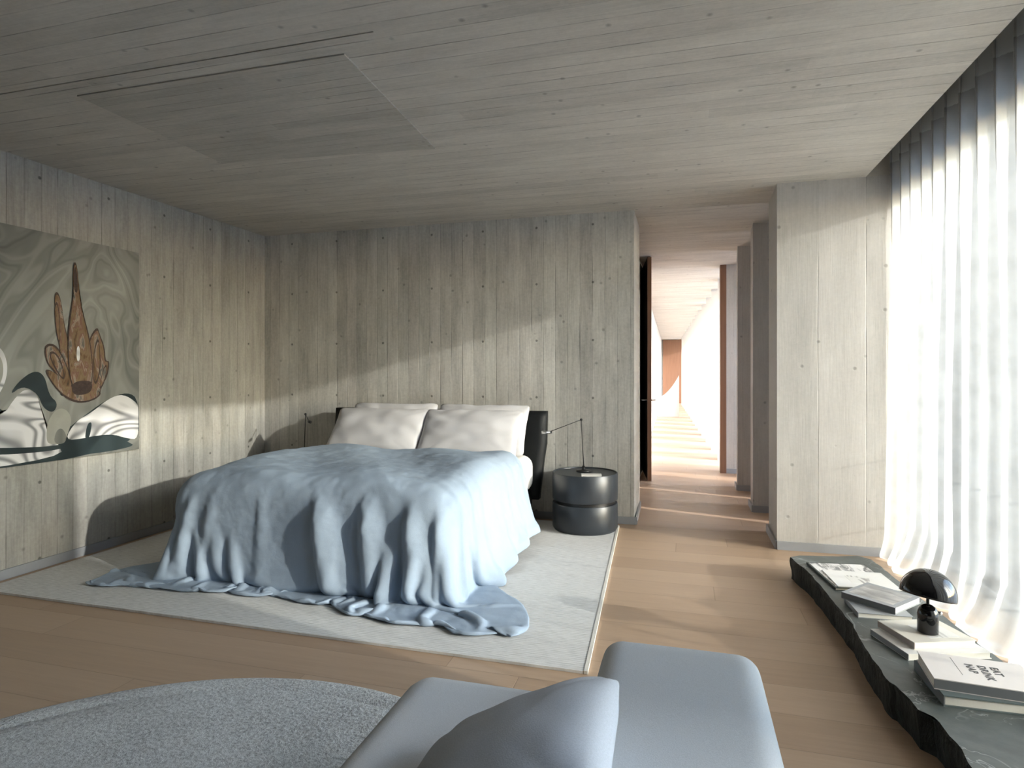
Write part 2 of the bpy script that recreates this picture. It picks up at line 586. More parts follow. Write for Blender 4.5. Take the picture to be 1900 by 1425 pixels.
def skirt(name, pts, h=0.06, th=0.012):
    """thin strip along a polyline, on its left side"""
    bm = B()
    for (a, b) in zip(pts, pts[1:]):
        d = Vector((b[0] - a[0], b[1] - a[1], 0)).normalized()
        n = Vector((-d.y, d.x, 0)) * th
        prism(bm, [(a[0], a[1]), (b[0], b[1]), (b[0] + n.x, b[1] + n.y), (a[0] + n.x, a[1] + n.y)], 0, h)
    return struct(link(name, bm, M['skirting']))
skirt('baseboard_left', [(XL, YB), (XL, -2.6)])
skirt('baseboard_back', [(-0.39, 5.75), (-0.378, YB - 0.0), (XL, YB)])

# columns between bedroom / hall and the garden side
def fin(n, x0, y0, dep, m=None, skirted=True):
    bm = B()
    prism(bm, [(x0, y0), (1.80, y0), (1.80, y0 + dep), (x0 + 0.01, y0 + dep)], 0, H)
    struct(link('wall_column_%d' % n, bm, m or M['conc_fin']))
    if skirted:
        skirt('baseboard_column_%d' % n, [(1.7, y0), (x0, y0), (x0 - 0.0, y0 + dep)][::-1] and [(x0, y0 + dep), (x0, y0), (1.7, y0)][::-1], 0.06)
fin(1, 0.637, 4.66, 0.50)
fin(2, 0.600, 5.84, 0.30)
fin(3, 0.552, 6.86, 0.24)
fin(4, 0.512, 8.00, 0.24)
# screen wall behind the first columns with narrow slots that let slips of sun through
bm = B()
box(bm, 1.55, 1.75, 5.29, 5.84, 0, H)
box(bm, 1.55, 1.75, 6.27, 6.86, 0, H)
box(bm, 1.55, 1.75, 7.45, 8.00, 0, H)
struct(link('wall_screen', bm, M['conc_fin']))
y = 9.15
k = 5
while y < 24.5:
    fin(k, 0.512 - 0.036 * (y - 8.0), y, 0.24, M['conc_white'], False)
    y += 1.15
    k += 1
# hall: left wall, end wall with timber panel
bm = B()
prism(bm, [(-0.50, 5.75), (-0.50, 8.05), (-0.55, 8.05), (-0.86, 25.6), (-1.2, 25.6), (-1.2, 5.75)], 0, H)
struct(link('wall_hall', bm, M['conc_white']))
slab('wall_end', -1.3, 1.8, 25.6, 25.9, 0, H, M['conc_white'])
bm = B()
box(bm, -0.80, -0.02, 25.50, 25.6, 0, H - 0.02)
struct(link('door_2', bm, M['walnut']))
bm = B()  # low curved wall added in the shape of a sun patch on the end panel
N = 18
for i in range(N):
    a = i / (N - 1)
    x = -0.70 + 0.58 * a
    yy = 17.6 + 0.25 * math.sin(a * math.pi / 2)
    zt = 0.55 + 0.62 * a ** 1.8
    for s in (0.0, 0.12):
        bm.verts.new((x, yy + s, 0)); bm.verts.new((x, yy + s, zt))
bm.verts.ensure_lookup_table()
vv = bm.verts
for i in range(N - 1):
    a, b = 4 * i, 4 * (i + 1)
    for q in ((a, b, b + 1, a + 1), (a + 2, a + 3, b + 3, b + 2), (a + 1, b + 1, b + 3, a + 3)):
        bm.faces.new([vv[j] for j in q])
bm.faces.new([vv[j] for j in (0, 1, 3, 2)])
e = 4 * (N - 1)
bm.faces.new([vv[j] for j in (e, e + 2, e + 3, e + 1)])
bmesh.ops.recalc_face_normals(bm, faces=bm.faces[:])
struct(link('trim_sun_patch_shape', bm, M['conc_white']))

# hall door, standing open
d = Vector((-0.115, 0.83, 0)).normalized()
n = Vector((-d.y, d.x, 0))
p0 = Vector((-0.352, 7.16, 0))
bm = B()
L, T = 0.84, 0.045
prism(bm, [tuple((p0).xy), tuple((p0 + d * L).xy), tuple((p0 + d * L + n * T).xy), tuple((p0 + n * T).xy)], 0.008, H - 0.012)
for f in bm.faces:
    if f.normal.dot(n) > 0.9:
        f.material_index = 1  # face turned from the sun: its shade painted on as black
door = struct(link('door_1', bm, [M['walnut'], M['door_shade']]))
for s in (-1, 1):
    bm = B()
    base = p0 + d * 0.06 + n * (T / 2 + s * T / 2) + Vector((0, 0, 0.93))
    out = n * s
    tube(bm, [base, base + out * 0.05, base + out * 0.055 + d * 0.02, base + out * 0.055 + d * 0.12], 0.009, 10)
    link('door_handle', bm, M['steel'], door, True)
bm = B()
box(bm, 0.440, 0.512, 7.99, 8.14, 0, H)
box(bm, -0.56, -0.50, 7.99, 8.14, 0, H)
struct(link('trim_door_jamb', bm, M['walnut']))

# garden window: frame, panes, guard rails outside
bm = B()
for z0, z1 in ((0.0, 0.05), (2.44, 2.49)):
    box(bm, 1.62, 1.67, 1.66, 4.66, z0, z1)
for yy in (1.66, 4.61):
    box(bm, 1.62, 1.67, yy, yy + 0.05, 0.05, 2.44)
win = struct(link('window_1', bm, M['frame']))
for y0, y1 in ((1.71, 4.61),):
    bm = B()
    box(bm, 1.640, 1.646, y0, y1, 0.05, 2.44)
    link('pane', bm, M['glass'], win)
bm = B()  # added window out of view, there for sky fill
for z0, z1 in ((0.0, 0.05), (2.44, 2.49)):
    box(bm, 1.62, 1.67, 0.0, 1.25, z0, z1)
for yy in (0.0, 1.20):
    box(bm, 1.62, 1.67, yy, yy + 0.05, 0.05, 2.44)
win2 = struct(link('window_added_fill', bm, M['frame']))
bm = B()
box(bm, 1.640, 1.646, 0.05, 1.20, 0.05, 2.44)
link('pane', bm, M['glass'], win2)
rail = empty('guard_rail', (1.80, 3.2, 0))
for z in (0.36, 0.82):
    bm = B()
    tube(bm, [(0.12, -1.4, z), (0.12, 1.46, z)], 0.007)
    link('rail', bm, M['frame'], rail)
for yy in (-1.38, 0.03, 1.44):
    bm = B()
    box(bm, 0.11, 0.13, yy - 0.006, yy + 0.006, -0.18, 0.82)
    link('post', bm, M['frame'], rail)
tag(rail, 'thin metal guard rail showing faintly through the curtain outside the window', 'railing')
bm = B()
box(bm, 1.80, 90, -60, 90, -0.5, -0.18)
struct(link('ground', bm, M['terrace']))

# ------------------------------------------------------------------ curtain on its track
def make_curtain():
    root = empty('sheer_curtain', (0, 0, 0))
    ys, ye = 1.62, 4.655
    NYc, NZ = 500, 84
    ztop, zh = 2.78, 2.635
    lam = 0.174
    def pos(fy, s):
        """fy 0..1 along the track, s 0 (top) .. 1 (hem)"""
        yy = ys + (ye - ys) * fy
        d = min(1.0, max(0.0, (s - 0.04) / 0.55))
        ph = 2 * math.pi * (yy - 4.60) / lam
        drift = d * 2.3 * noise.noise(Vector((yy * 2.1, s * 1.3, 3.7)))
        amp = 0.052 * (1 - 0.45 * d) + 0.02 * d * noise.noise(Vector((yy * 3.3, 1.2, s)))
        w = math.sin(ph + drift)
        w = math.copysign(abs(w) ** 0.8, w)
        x = 1.365 + amp * w
        y2 = yy + 0.022 * math.sin(2 * (ph + drift)) * (1 - d)
        x += d * 0.035 * noise.noise(Vector((yy * 1.7, s * 0.9, 9.1)))
        x += d * 0.014 * noise.noise(Vector((yy * 11.0, s * 0.8, 5.0)))
        zf = 0.30
        sf = 0.885
        if s < sf:
            z = ztop + (zf - ztop) * (s / sf)
        else:
            # the spare length breaks on the floor and bellies into the room
            t = (s - sf) / (1 - sf)
            lobe = 0.5 + 0.5 * noise.noise(Vector((yy * 3.4, 0.3, 0.0))) * 1.6
            lobe = min(1.0, max(0.0, lobe))
            prof = [(0.0, 0.30), (0.012, 0.21), (0.035, 0.13), (0.065, 0.075), (0.085, 0.040), (0.075, 0.016), (0.045, 0.012), (0.02, 0.012)]
            q = t * (len(prof) - 1)
            i = min(len(prof) - 2, int(q))
            u = q - i
            px = prof[i][0] * (1 - u) + prof[i + 1][0] * u
            z = prof[i][1] * (1 - u) + prof[i + 1][1] * u
            x -= px * (0.35 + 1.0 * lobe)
            x -= 0.0
            z = max(0.012, z * (0.8 + 0.5 * lobe) if t > 0.05 else z)
            x += 0.010 * noise.noise(Vector((yy * 16, z * 10, 2.0))) * t
        # the last pleats by the column swing out into the room towards the floor
        k = max(0.0, 1 - (ye - yy) / 0.5)
        x -= 0.06 * k * d * d
        return x, y2, z
    def grid(bm, s0, s1, nz, dx=0.0):
        g = []
        for j in range(nz + 1):
            s = s0 + (s1 - s0) * j / nz
            g.append([bm.verts.new((lambda p: (p[0] + dx, p[1], p[2]))(pos(i / NYc, s))) for i in range(NYc + 1)])
        for j in range(nz):
            for i in range(NYc):
                bm.faces.new((g[j][i], g[j][i + 1], g[j + 1][i + 1], g[j + 1][i]))
    sh = (ztop - zh) / (ztop - 0.30) * 0.885
    bm = B()
    grid(bm, sh * 0.98, 1.0, NZ)
    link('curtain_panel', bm, M['voile'], root, True)
    bm = B()
    grid(bm, 0.0, sh, 6)
    link('header_tape', bm, M['voile_header'], root, True, 'dull grey pleated header band')
    tag(root, 'floor-length ivory sheer curtain with soft pleats pooling on the floor beside the stone bench', 'curtain')
    bm = B()
    box(bm, 1.345, 1.385, 1.58, 4.655, 2.785, 2.95)
    struct(link('trim_curtain_track', bm, M['frame']))
make_curtain()

# ------------------------------------------------------------------ rugs
bm = B()
pts = [(-3.86, 2.53), (-0.382, 2.512), (-0.500, 4.98), (-3.86, 5.02)]
prism(bm, pts, 0.001, 0.013)
rug = link('area_rug', bm, M['flatweave'])
tag(rug, 'ivory ribbed flatweave rug lying under the bed', 'rug')
bm = B()
prism(bm, [(-0.396, 2.511), (-0.380, 2.511), (-0.498, 4.98), (-0.514, 4.98)], 0.0015, 0.0155)
link('selvedge', bm, M['selvedge'], rug, False, 'paler bound edge')
bm = B()
rr, cx, cy = 1.272, -1.307, 0.887
lathe(bm, [(0, 0.016), (0.4, 0.016), (0.8, 0.0165), (1.10, 0.0165), (1.165, 0.0165), (1.172, 0.0125), (1.180, 0.0165), (1.255, 0.0155), (1.268, 0.011), (1.272, 0.004), (1.268, 0.0005), (0, 0.0005)], 160, (cx, cy))
tag(link('round_rug', bm, M['pile'], None, True), 'round grey wool rug with a stitched border on the wood floor', 'rug')

# ------------------------------------------------------------------ bed
BX, BW = -2.09, 0.90
bed = tag(empty('double_bed', (BX, 3.95, 0.013)), 'double bed with a two-panel black leather headboard against the concrete wall', 'bed')
def bedpart(name, bm, m, smooth=False, label=None, parent=None):
    o = link(name, bm, m, parent or bed, smooth, label)
    if parent is None:
        o.matrix_parent_inverse = Matrix.Translation((-BX, -3.95, -0.013))
    return o
for s in (-1, 1):
    bm = B()
    # leather back panel, leaning back, narrowing at its foot
    x0, x1 = (BX - 0.99, BX - 0.008) if s < 0 else (BX + 0.008, BX + 0.99)
    nx_, nz_ = 16, 16
    for side in (0, 1):
        for j in range(nz_ + 1):
            b = j / nz_
            for i in range(nx_ + 1):
                a = i / nx_
                outer = a if s > 0 else 1 - a
                taper = 0.05 * max(0, (0.62 - b) / 0.62) ** 0.8 * outer
                x = x0 + (x1 - x0) * a - s * taper
                z = 0.20 + (0.925 - 0.20) * b
                bulge = 0.028 * (1 - (2 * a - 1) ** 8) * (1 - (2 * b - 1) ** 8)
                yb = 4.93 + 0.07 * b
                y = yb - 0.03 - bulge if side == 0 else yb + 0.045
                bm.verts.new((x, y, z))
    bm.verts.ensure_lookup_table()
    n0 = (nx_ + 1) * (nz_ + 1)
    ix = lambda sd, i, j: bm.verts[sd * n0 + j * (nx_ + 1) + i]
    for j in range(nz_):
        for i in range(nx_):
            bm.faces.new((ix(0, i, j), ix(0, i + 1, j), ix(0, i + 1, j + 1), ix(0, i, j + 1)))
            bm.faces.new((ix(1, i, j), ix(1, i, j + 1), ix(1, i + 1, j + 1), ix(1, i + 1, j)))
    for i in range(nx_):
        bm.faces.new((ix(0, i, 0), ix(1, i, 0), ix(1, i + 1, 0), ix(0, i + 1, 0)))
        bm.faces.new((ix(0, i, nz_), ix(0, i + 1, nz_), ix(1, i + 1, nz_), ix(1, i, nz_)))
    for j in range(nz_):
        bm.faces.new((ix(0, 0, j), ix(0, 0, j + 1), ix(1, 0, j + 1), ix(1, 0, j)))
        bm.faces.new((ix(0, nx_, j), ix(1, nx_, j), ix(1, nx_, j + 1), ix(0, nx_, j + 1)))
    bmesh.ops.recalc_face_normals(bm, faces=bm.faces[:])
    bedpart('headboard', bm, M['leather'], True)
bm = B()
box(bm, BX - 0.88, BX + 0.88, 3.12, 4.94, 0.15, 0.30, 0.02, 3)
bedpart('bed_frame', bm, M['leather'], True)
for sx in (-0.8, 0.8):
    for yy in (3.2, 4.8):
        bm = B()
        box(bm, BX + sx - 0.03, BX + sx + 0.03, yy - 0.03, yy + 0.03, 0.013, 0.16)
        bedpart('leg', bm, M['black'])
bm = B()
box(bm, BX - 0.91, BX + 0.91, 3.075, 4.90, 0.28, 0.575, 0.09, 6)
bedpart('mattress', bm, M['sheet'], True)

# ------------------------------------------------------------------ duvet: a cloth solved over the mattress
def drape():
    rng = np.random.default_rng(7)
    NX, NY = 121, 97
    W, Lc = 2.70, 1.98
    yh = 4.42
    u = np.linspace(-W / 2, W / 2, NX)
    v = np.linspace(0, Lc, NY)
    U, V = np.meshgrid(u, v, indexing='ij')
    hu, hv = u[1] - u[0], v[1] - v[0]
    top = 1.39
    P = np.zeros((NX, NY, 3))
    P[..., 0] = BX + U
    over = np.clip(V - top, 0, None)
    P[..., 1] = yh - np.minimum(V, top) - over * 0.30
    P[..., 2] = np.where(V < top, 0.74, 0.74 - over * 0.78)
    P[..., 2] = np.maximum(P[..., 2], 0.03)
    nz = rng.normal(size=(NX, NY))
    for _ in range(4):
        nz = (nz + np.roll(nz, 1, 0) + np.roll(nz, -1, 0) + np.roll(nz, 1, 1) + np.roll(nz, -1, 1)) / 5
    P[..., 2] += np.abs(nz) * 0.06
    P[..., 1] += nz * 0.05
    pk = rng.normal(size=(NX, NY))
    for _ in range(14):
        pk = (pk + np.roll(pk, 1, 0) + np.roll(pk, -1, 0) + np.roll(pk, 1, 1) + np.roll(pk, -1, 1)) / 5
    pk = (1 + 0.035 * pk / pk.std()).ravel()
    P = P.reshape(-1, 3)
    X0 = P.copy()
    idx = np.arange(NX * NY).reshape(NX, NY)
    cons = []
    fl_ = np.clip((V - 1.15) / (Lc - 1.15), 0, 1) * (0.35 + 0.65 * np.clip((U + 0.6) / 0.8, 0, 1))
    flare = (1 + 0.20 * fl_).ravel()
    def add(a, b, rest, k, wide=0):
        a, b = a.ravel(), b.ravel()
        sc_ = (pk[a] + pk[b]) / 2
        if wide:
            sc_ = sc_ * ((flare[a] + flare[b]) / 2) ** wide
        cons.append((a, b, rest * sc_, k))
    for p in (0, 1):
        add(idx[p:-1:2, :], idx[p + 1::2, :], hu, 1.0, 1)
        add(idx[:, p:-1:2], idx[:, p + 1::2], hv, 1.0)
        dg = math.hypot(hu, hv)
        add(idx[p:-1:2, :-1], idx[p + 1::2, 1:], dg, 0.35, 0.6)
        add(idx[p:-1:2, 1:], idx[p + 1::2, :-1], dg, 0.35, 0.6)
    for p in (0, 1, 2, 3):
        a = idx[p::4, :]; b = idx[p + 2::4, :]
        m = min(len(a), len(b)); add(a[:m], b[:m], 2 * hu, 0.05, 1)
        a = idx[:, p::4]; b = idx[:, p + 2::4]
        m = min(a.shape[1], b.shape[1]); add(a[:, :m], b[:, :m], 2 * hv, 0.05)
    # where the hem rests on the rug (world metres)
    hem = np.array([(-3.31, 2.735), (-3.05, 2.80), (-2.75, 2.875), (-2.45, 2.915), (-2.1, 2.915), (-1.82, 2.885), (-1.62, 2.80), (-1.50, 2.765), (-1.38, 2.785), (-1.20, 2.755), (-1.0, 2.725), (-0.78, 2.730)])
    sl = np.concatenate([[0], np.cumsum(np.hypot(*np.diff(hem, axis=0).T))])
    sn = np.linspace(0, 1, NX)
    tt = (sn + 0.0 * np.sin(2 * math.pi * 6.5 * sn) / (2 * math.pi * 6.5) * np.sin(math.pi * sn) ** 0.3) * sl[-1]
    hx, hy = np.interp(tt, sl, hem[:, 0]), np.interp(tt, sl, hem[:, 1])
    hy = hy + 0.055 * np.sin(2 * math.pi * (sn * 8.5 + 0.1)) * np.clip((sn - 0.35) / 0.25, 0.15, 1) * np.clip((1 - sn) / 0.06, 0, 1)
    hemi = idx[:, -1]
    keep = np.zeros(NX, bool)
    keep[[0, 1, 2, NX - 1, NX - 2, NX - 3]] = True
    keep[::3] = True
    hemi = hemi[keep]
    tgt = np.stack([hx, hy, np.full(NX, 0.022)], 1)[keep]
    head = idx[16:-16, 0]
    jm = int(0.55 * NY)
    skirt_r, skirt_l = idx[-3:, :jm].ravel(), idx[:3, :jm].ravel()
    wv = np.tile(np.sin(np.arange(jm) * 0.42) * 0.03, 3)
    sk_r = -1.03 + wv
    sk_l = -3.22 - wv
    Pold = P.copy()
    dt = 1 / 60
    hu, hv = hu, hv
    rad = 0.17
    lo = np.array([BX - 0.93, 2.985, -0.5]) + rad
    hi = np.array([BX + 0.93, 5.2, 0.645]) - rad
    lump = 0.016 * np.sin(X0[:, 0] * 4.3 + 1.0) * np.cos(X0[:, 1] * 3.1) + 0.012 * np.sin(X0[:, 0] * 9.0 + X0[:, 1] * 7.0)
    for it in range(300):
        vel = (P - Pold) * 0.975
        Pold = P.copy()
        P = P + vel
        P[:, 2] -= 9.8 * dt * dt * 0.6
        al = min(1.0, it / 130)
        for k in range(9):
            for a, b, rest, st in cons:
                dd = P[b] - P[a]
                ln = np.sqrt((dd * dd).sum(1)) + 1e-9
                f = (st * 0.5 * (ln - rest) / ln)[:, None] * dd
                P[a] += f
                P[b] -= f
            P[hemi] += (tgt * al + X0[hemi] * (1 - al) - P[hemi]) * (0.9 if al >= 1 else 0.5)
            P[head, 1] += (yh - P[head, 1]) * 0.5
            P[head, 0] += (X0[head, 0] - P[head, 0]) * 0.1
            P[skirt_r, 0] += (sk_r - P[skirt_r, 0]) * 0.06 * al
            P[skirt_l, 0] += (sk_l - P[skirt_l, 0]) * 0.06 * al
        # mattress (rounded box) and floor
        hz = hi.copy()
        c = np.minimum(np.maximum(P, lo), hz)
        c[:, 2] = np.minimum(P[:, 2], hi[2] + lump)
        c[:, 2] = np.maximum(c[:, 2], lo[2])
        dd = P - c
        ln = np.sqrt((dd * dd).sum(1))
        ins = ln < 1e-6
        hit = (ln < rad) & ~ins
        P[hit] = c[hit] + dd[hit] / ln[hit][:, None] * rad
        P[ins, 2] = hi[2] + rad
        fl = P[:, 2] < 0.020
        P[fl, 2] = 0.020
        con = hit | fl | ins
        Pold[con] += (P[con] - Pold[con]) * 0.55
    # deep folds where the spread fans out over the foot of the bed
    z = P[:, 2]
    up = np.clip((0.60 - z) / 0.22, 0, 1)
    up = up * up * (3 - 2 * up) * np.clip((z - 0.015) / 0.07, 0, 1)
    front = np.clip((3.10 - P[:, 1]) / 0.10, 0, 1)
    for x0, wl, wr, amp, lean in ((-2.86, 0.05, 0.10, 0.030, 0.25), (-2.70, 0.05, 0.12, 0.022, 0.15), (-2.34, 0.04, 0.12, 0.012, 0.0), (-1.935, 0.045, 0.24, 0.075, -0.20),
                                  (-1.655, 0.05, 0.20, 0.060, -0.10), (-1.40, 0.045, 0.15, 0.060, -0.05), (-1.245, 0.035, 0.12, 0.050, -0.02)):
        dx = P[:, 0] - (x0 + lean * (z - 0.33))
        grow = 0.45 + 0.55 * np.clip((0.6 - z) / 0.4, 0, 1)
        pr = np.where(dx < 0, 1 + dx / (wl * grow), 1 - dx / (wr * grow))
        pr = np.clip(pr, 0, 1)
        pr = pr * pr * (3 - 2 * pr)
        P[:, 1] -= amp * pr * up * front
    return P.reshape(NX, NY, 3)
P = drape()
bm = B()
g = [[bm.verts.new(P[i, j]) for j in range(P.shape[1])] for i in range(P.shape[0])]
for i in range(P.shape[0] - 1):
    for j in range(P.shape[1] - 1):
        bm.faces.new((g[i][j], g[i + 1][j], g[i + 1][j + 1], g[i][j + 1]))
bmesh.ops.recalc_face_normals(bm, faces=bm.faces[:])
if sum(f.normal.z for f in bm.faces) < 0:
    bmesh.ops.reverse_faces(bm, faces=bm.faces[:])
duvet = link('duvet', bm, M['duvet'], None, True)
md = duvet.modifiers.new('thickness', 'SOLIDIFY')
md.thickness = 0.012
md.offset = 1.0
md = duvet.modifiers.new('smooth', 'SUBSURF')
md.levels = md.render_levels = 2
for nm, sz, st in (('linen_rumple', 0.15, 0.011), ('linen_crease', 0.06, 0.004)):
    tx = bpy.data.textures.new(nm, 'CLOUDS')
    tx.noise_scale = sz
    tx.noise_depth = 2
    md = duvet.modifiers.new(nm, 'DISPLACE')
    md.texture = tx
    md.texture_coords = 'LOCAL'
    md.strength = st
    md.mid_level = 0.5
tag(duvet, 'pale blue crumpled linen bedspread draped over the bed foot onto the rug', 'bedspread')

# ------------------------------------------------------------------ pillows
def pillow_mesh(w, l, t, seed, n=44, crumple=1.0, square=16.0):
    """w wide, l long, lying in its own xy plane, centre at the origin"""
    bm = B()
    gr = {}
    for side in (1, -1):
        for j in range(n + 1):
            for i in range(n + 1):
                if side < 0 and (i in (0, n) or j in (0, n)):
                    gr[side, i, j] = gr[1, i, j]
                    continue
                a, b = 2 * i / n - 1, 2 * j / n - 1
                pa, pb = 1 - abs(a) ** 2.6, 1 - abs(b) ** 2.6
                h = max(0.0, pa * pb) ** 0.48
                mx_ = max(abs(a), abs(b))
                if mx_ > 1e-6:
                    kk = mx_ / (abs(a) ** square + abs(b) ** square) ** (1 / square)
                    a, b = a * kk, b * kk
                inx = 1 - 0.05 * (1 - b * b) * abs(a) ** 3
                iny = 1 - 0.07 * (1 - a * a) * abs(b) ** 3
                x, y = a * w / 2 * iny if False else a * w / 2 * (1 - 0.035 * (1 - b * b)), b * l / 2 * (1 - 0.05 * (1 - a * a))
                wr = noise.noise(Vector((x * 3 + seed, y * 9, side))) * 0.020 + noise.noise(Vector((x * 9 + seed, y * 15, side * 2))) * 0.008
                wr *= crumple
                edge = noise.noise(Vector((a * 3 + seed, b * 3, 7.0))) * 0.012 * crumple
                z = side * t / 2 * h + wr * h + edge
                gr[side, i, j] = bm.verts.new((x, y + edge * 0.7, z))
    for side in (1, -1):
        for j in range(n):
            for i in range(n):
                q = [gr[side, i, j], gr[side, i + 1, j], gr[side, i + 1, j + 1], gr[side, i, j + 1]]
                bm.faces.new(q if side > 0 else q[::-1])
    return bm
def place_pillow(x, y, z, tilt, roll, yaw, w, l, t, seed, label):
    o = link('pillow', pillow_mesh(w, l, t, seed, 44, 0.55), M['pillow'], None, True)
    o.location = (x, y, z)
    o.rotation_euler = (R(tilt), R(roll), R(yaw))
    tag(o, label, 'pillow', 'pillows against the black headboard')
    return o
place_pillow(-2.42, 4.765, 0.785, 60, 0, 1, 0.80, 0.46, 0.13, 3.1, 'pale linen pillow standing behind another against the headboard half by the picture wall')
place_pillow(-2.47, 4.60, 0.755, 52, 0, -1, 0.86, 0.48, 0.15, 11.7, 'pale creased pillow in front of another on the bed half near the picture wall')
place_pillow(-1.61, 4.765, 0.785, 60, 0, 0, 0.80, 0.46, 0.13, 23.9, 'pale linen pillow standing behind another on the bed half near the nightstand')
place_pillow(-1.65, 4.60, 0.755, 52, 0, 1, 0.84, 0.48, 0.15, 31.3, 'pale creased pillow in front of another on the bed half near the round nightstand')

# ------------------------------------------------------------------ nightstands with their lamps
NSZ = 0.013
def make_nightstand(cx, cy, label):
    root = empty('nightstand', (cx, cy, NSZ))
    r = 0.258
    bm = B()
    lathe(bm, [(0, 0.004), (r - 0.02, 0.004), (r - 0.014, 0.0), (r - 0.006, 0.012), (r, 0.022), (r, 0.205), (r - 0.004, 0.212), (r - 0.02, 0.212), (0, 0.212)], 96)
    link('drawer', bm, M['anthracite'], root, True, 'lower drum drawer')
    bm = B()
    lathe(bm, [(0, 0.212), (r - 0.022, 0.212), (r - 0.022, 0.236), (0, 0.236)], 96)
    link('groove', bm, M['black'], root, False, 'dark shadow gap round the drum')
    bm = B()
    lathe(bm, [(0, 0.236), (r - 0.01, 0.236), (r - 0.002, 0.238), (r, 0.244), (r, 0.442), (r - 0.003, 0.447), (r - 0.009, 0.447), (r - 0.012, 0.443), (r - 0.013, 0.438), (0, 0.436)], 96)
    link('body', bm, M['anthracite'], root, True, 'upper drum with a rimmed tray top')
    for o in root.children:
        md = o.modifiers.new('edge', 'EDGE_SPLIT')
        md.split_angle = R(40)
    tag(root, label, 'nightstand')
    return root
make_nightstand(-0.755, 4.835, 'dark round drum nightstand with a shadow groove standing beside the doorway')
make_nightstand(-3.40, 4.80, 'dark round nightstand tucked behind the bed in the corner')

def make_reading_lamp(cx, cy, elbow, tip, label, dark=False):
    z0 = NSZ + 0.437
    root = empty('reading_lamp', (cx, cy, z0))
    o = Vector((cx, cy, z0))
    bm = B()
    lathe(bm, [(0, 0), (0.058, 0), (0.062, 0.004), (0.060, 0.011), (0.02, 0.016), (0.012, 0.022), (0.011, 0.045), (0.004, 0.048), (0, 0.048)], 40)
    link('base', bm, M['black'], root, True)
    e = Vector(elbow) - o
    t = Vector(tip) - o
    bm = B()
    tube(bm, [(0, 0, 0.04), e], 0.0035)
    link('stem', bm, M['black'], root, True)
    bm = B()
    bmesh.ops.create_uvsphere(bm, u_segments=16, v_segments=10, radius=0.011, matrix=Matrix.Translation(e))
    link('joint', bm, M['black'], root, True)
    bm = B()
    tube(bm, [e, t], 0.003)
    link('arm', bm, M['black'], root, True)
    dr = (t - e)
    dr.z = 0
    dr.normalize()
    bm = B()
    tube(bm, [t - dr * 0.02, t + dr * 0.052], 0.0125, 20)
    link('lamp_head', bm, M['black'] if dark else M['steel'], root, True)
    bm = B()
    tube(bm, [t - dr * 0.034, t - dr * 0.018], 0.008, 12)
    link('collar', bm, M['black'], root, True)
    tag(root, label, 'lamp')
make_reading_lamp(-0.775, 4.90, (-0.795, 4.90, 0.868), (-1.055, 4.83, 0.765), 'thin black jointed reading lamp with silver head on the round nightstand by the doorway')
make_reading_lamp(-3.30, 4.80, (-3.285, 4.80, 0.873), (-3.18, 4.70, 0.815), 'thin black jointed reading lamp in the dim corner beside the bed', True)

# ------------------------------------------------------------------ books
def cover_mat(name, base, kind):
    t = NT(name)
    x, y, z, v = t.xyz()
    if kind == 'plain':
        n = t.noise(v, 40, 3)
        return t.set(t.mix(n, tuple(c * 0.94 for c in base), base), 0.5, 0.35)
    if kind == 'snow':
        n = t.noise(t.vec(t.math('MULTIPLY', x, 9), t.math('MULTIPLY', y, 26), 0.0), 1.0, 5, 0.6, 1.0)
        return t.set(t.ramp(n, [(0.35, (0.10, 0.10, 0.10)), (0.47, (0.34, 0.33, 0.32)), (0.55, (0.72, 0.69, 0.67)), (0.75, (0.82, 0.80, 0.78))]), 0.4, 0.4)
    if kind == 'photo':
        n = t.noise(t.vec(t.math('MULTIPLY', x, 7), t.math('MULTIPLY', y, 16), 0.0), 1.0, 4, 0.55, 0.6)
        return t.set(t.ramp(n, [(0.3, (0.16, 0.155, 0.15)), (0.5, (0.30, 0.29, 0.28)), (0.7, (0.50, 0.48, 0.46))]), 0.35, 0.45)
    if kind == 'smear':
        n = t.noise(t.vec(t.math('MULTIPLY', x, 8), t.math('MULTIPLY', y, 30), 3.0), 1.0, 3, 0.5, 0.8)
        return t.set(t.ramp(n, [(0.36, (0.34, 0.32, 0.30)), (0.48, base), (0.8, base)]), 0.45, 0.35)
PRINT = {k: cover_mat('cover_print_' + k, b, k) for k, b in (('snow', (1, 1, 1)), ('photo', (1, 1, 1)), ('smear', (0.70, 0.68, 0.64)))}
CV = {
    'dark': cover_mat('cover_dark_green', (0.045, 0.055, 0.05), 'plain'),
    'white': cover_mat('cover_white', (0.74, 0.72, 0.69), 'plain'),
    'grey': cover_mat('cover_grey', (0.17, 0.18, 0.19), 'plain'),
    'teal': cover_mat('cover_grey_teal', (0.12, 0.15, 0.155), 'plain'),
    'cream': cover_mat('cover_cream', (0.70, 0.66, 0.58), 'plain'),
    'rose': cover_mat('cover_rose_white', (0.70, 0.655, 0.63), 'plain'),
    'mid': cover_mat('cover_mid_grey', (0.30, 0.31, 0.32), 'plain'),
    'cream_shaded': cover_mat('spine_cream_shaded', (0.33, 0.29, 0.27), 'plain'),  # left side of the cream book, its shade put into the colour
}
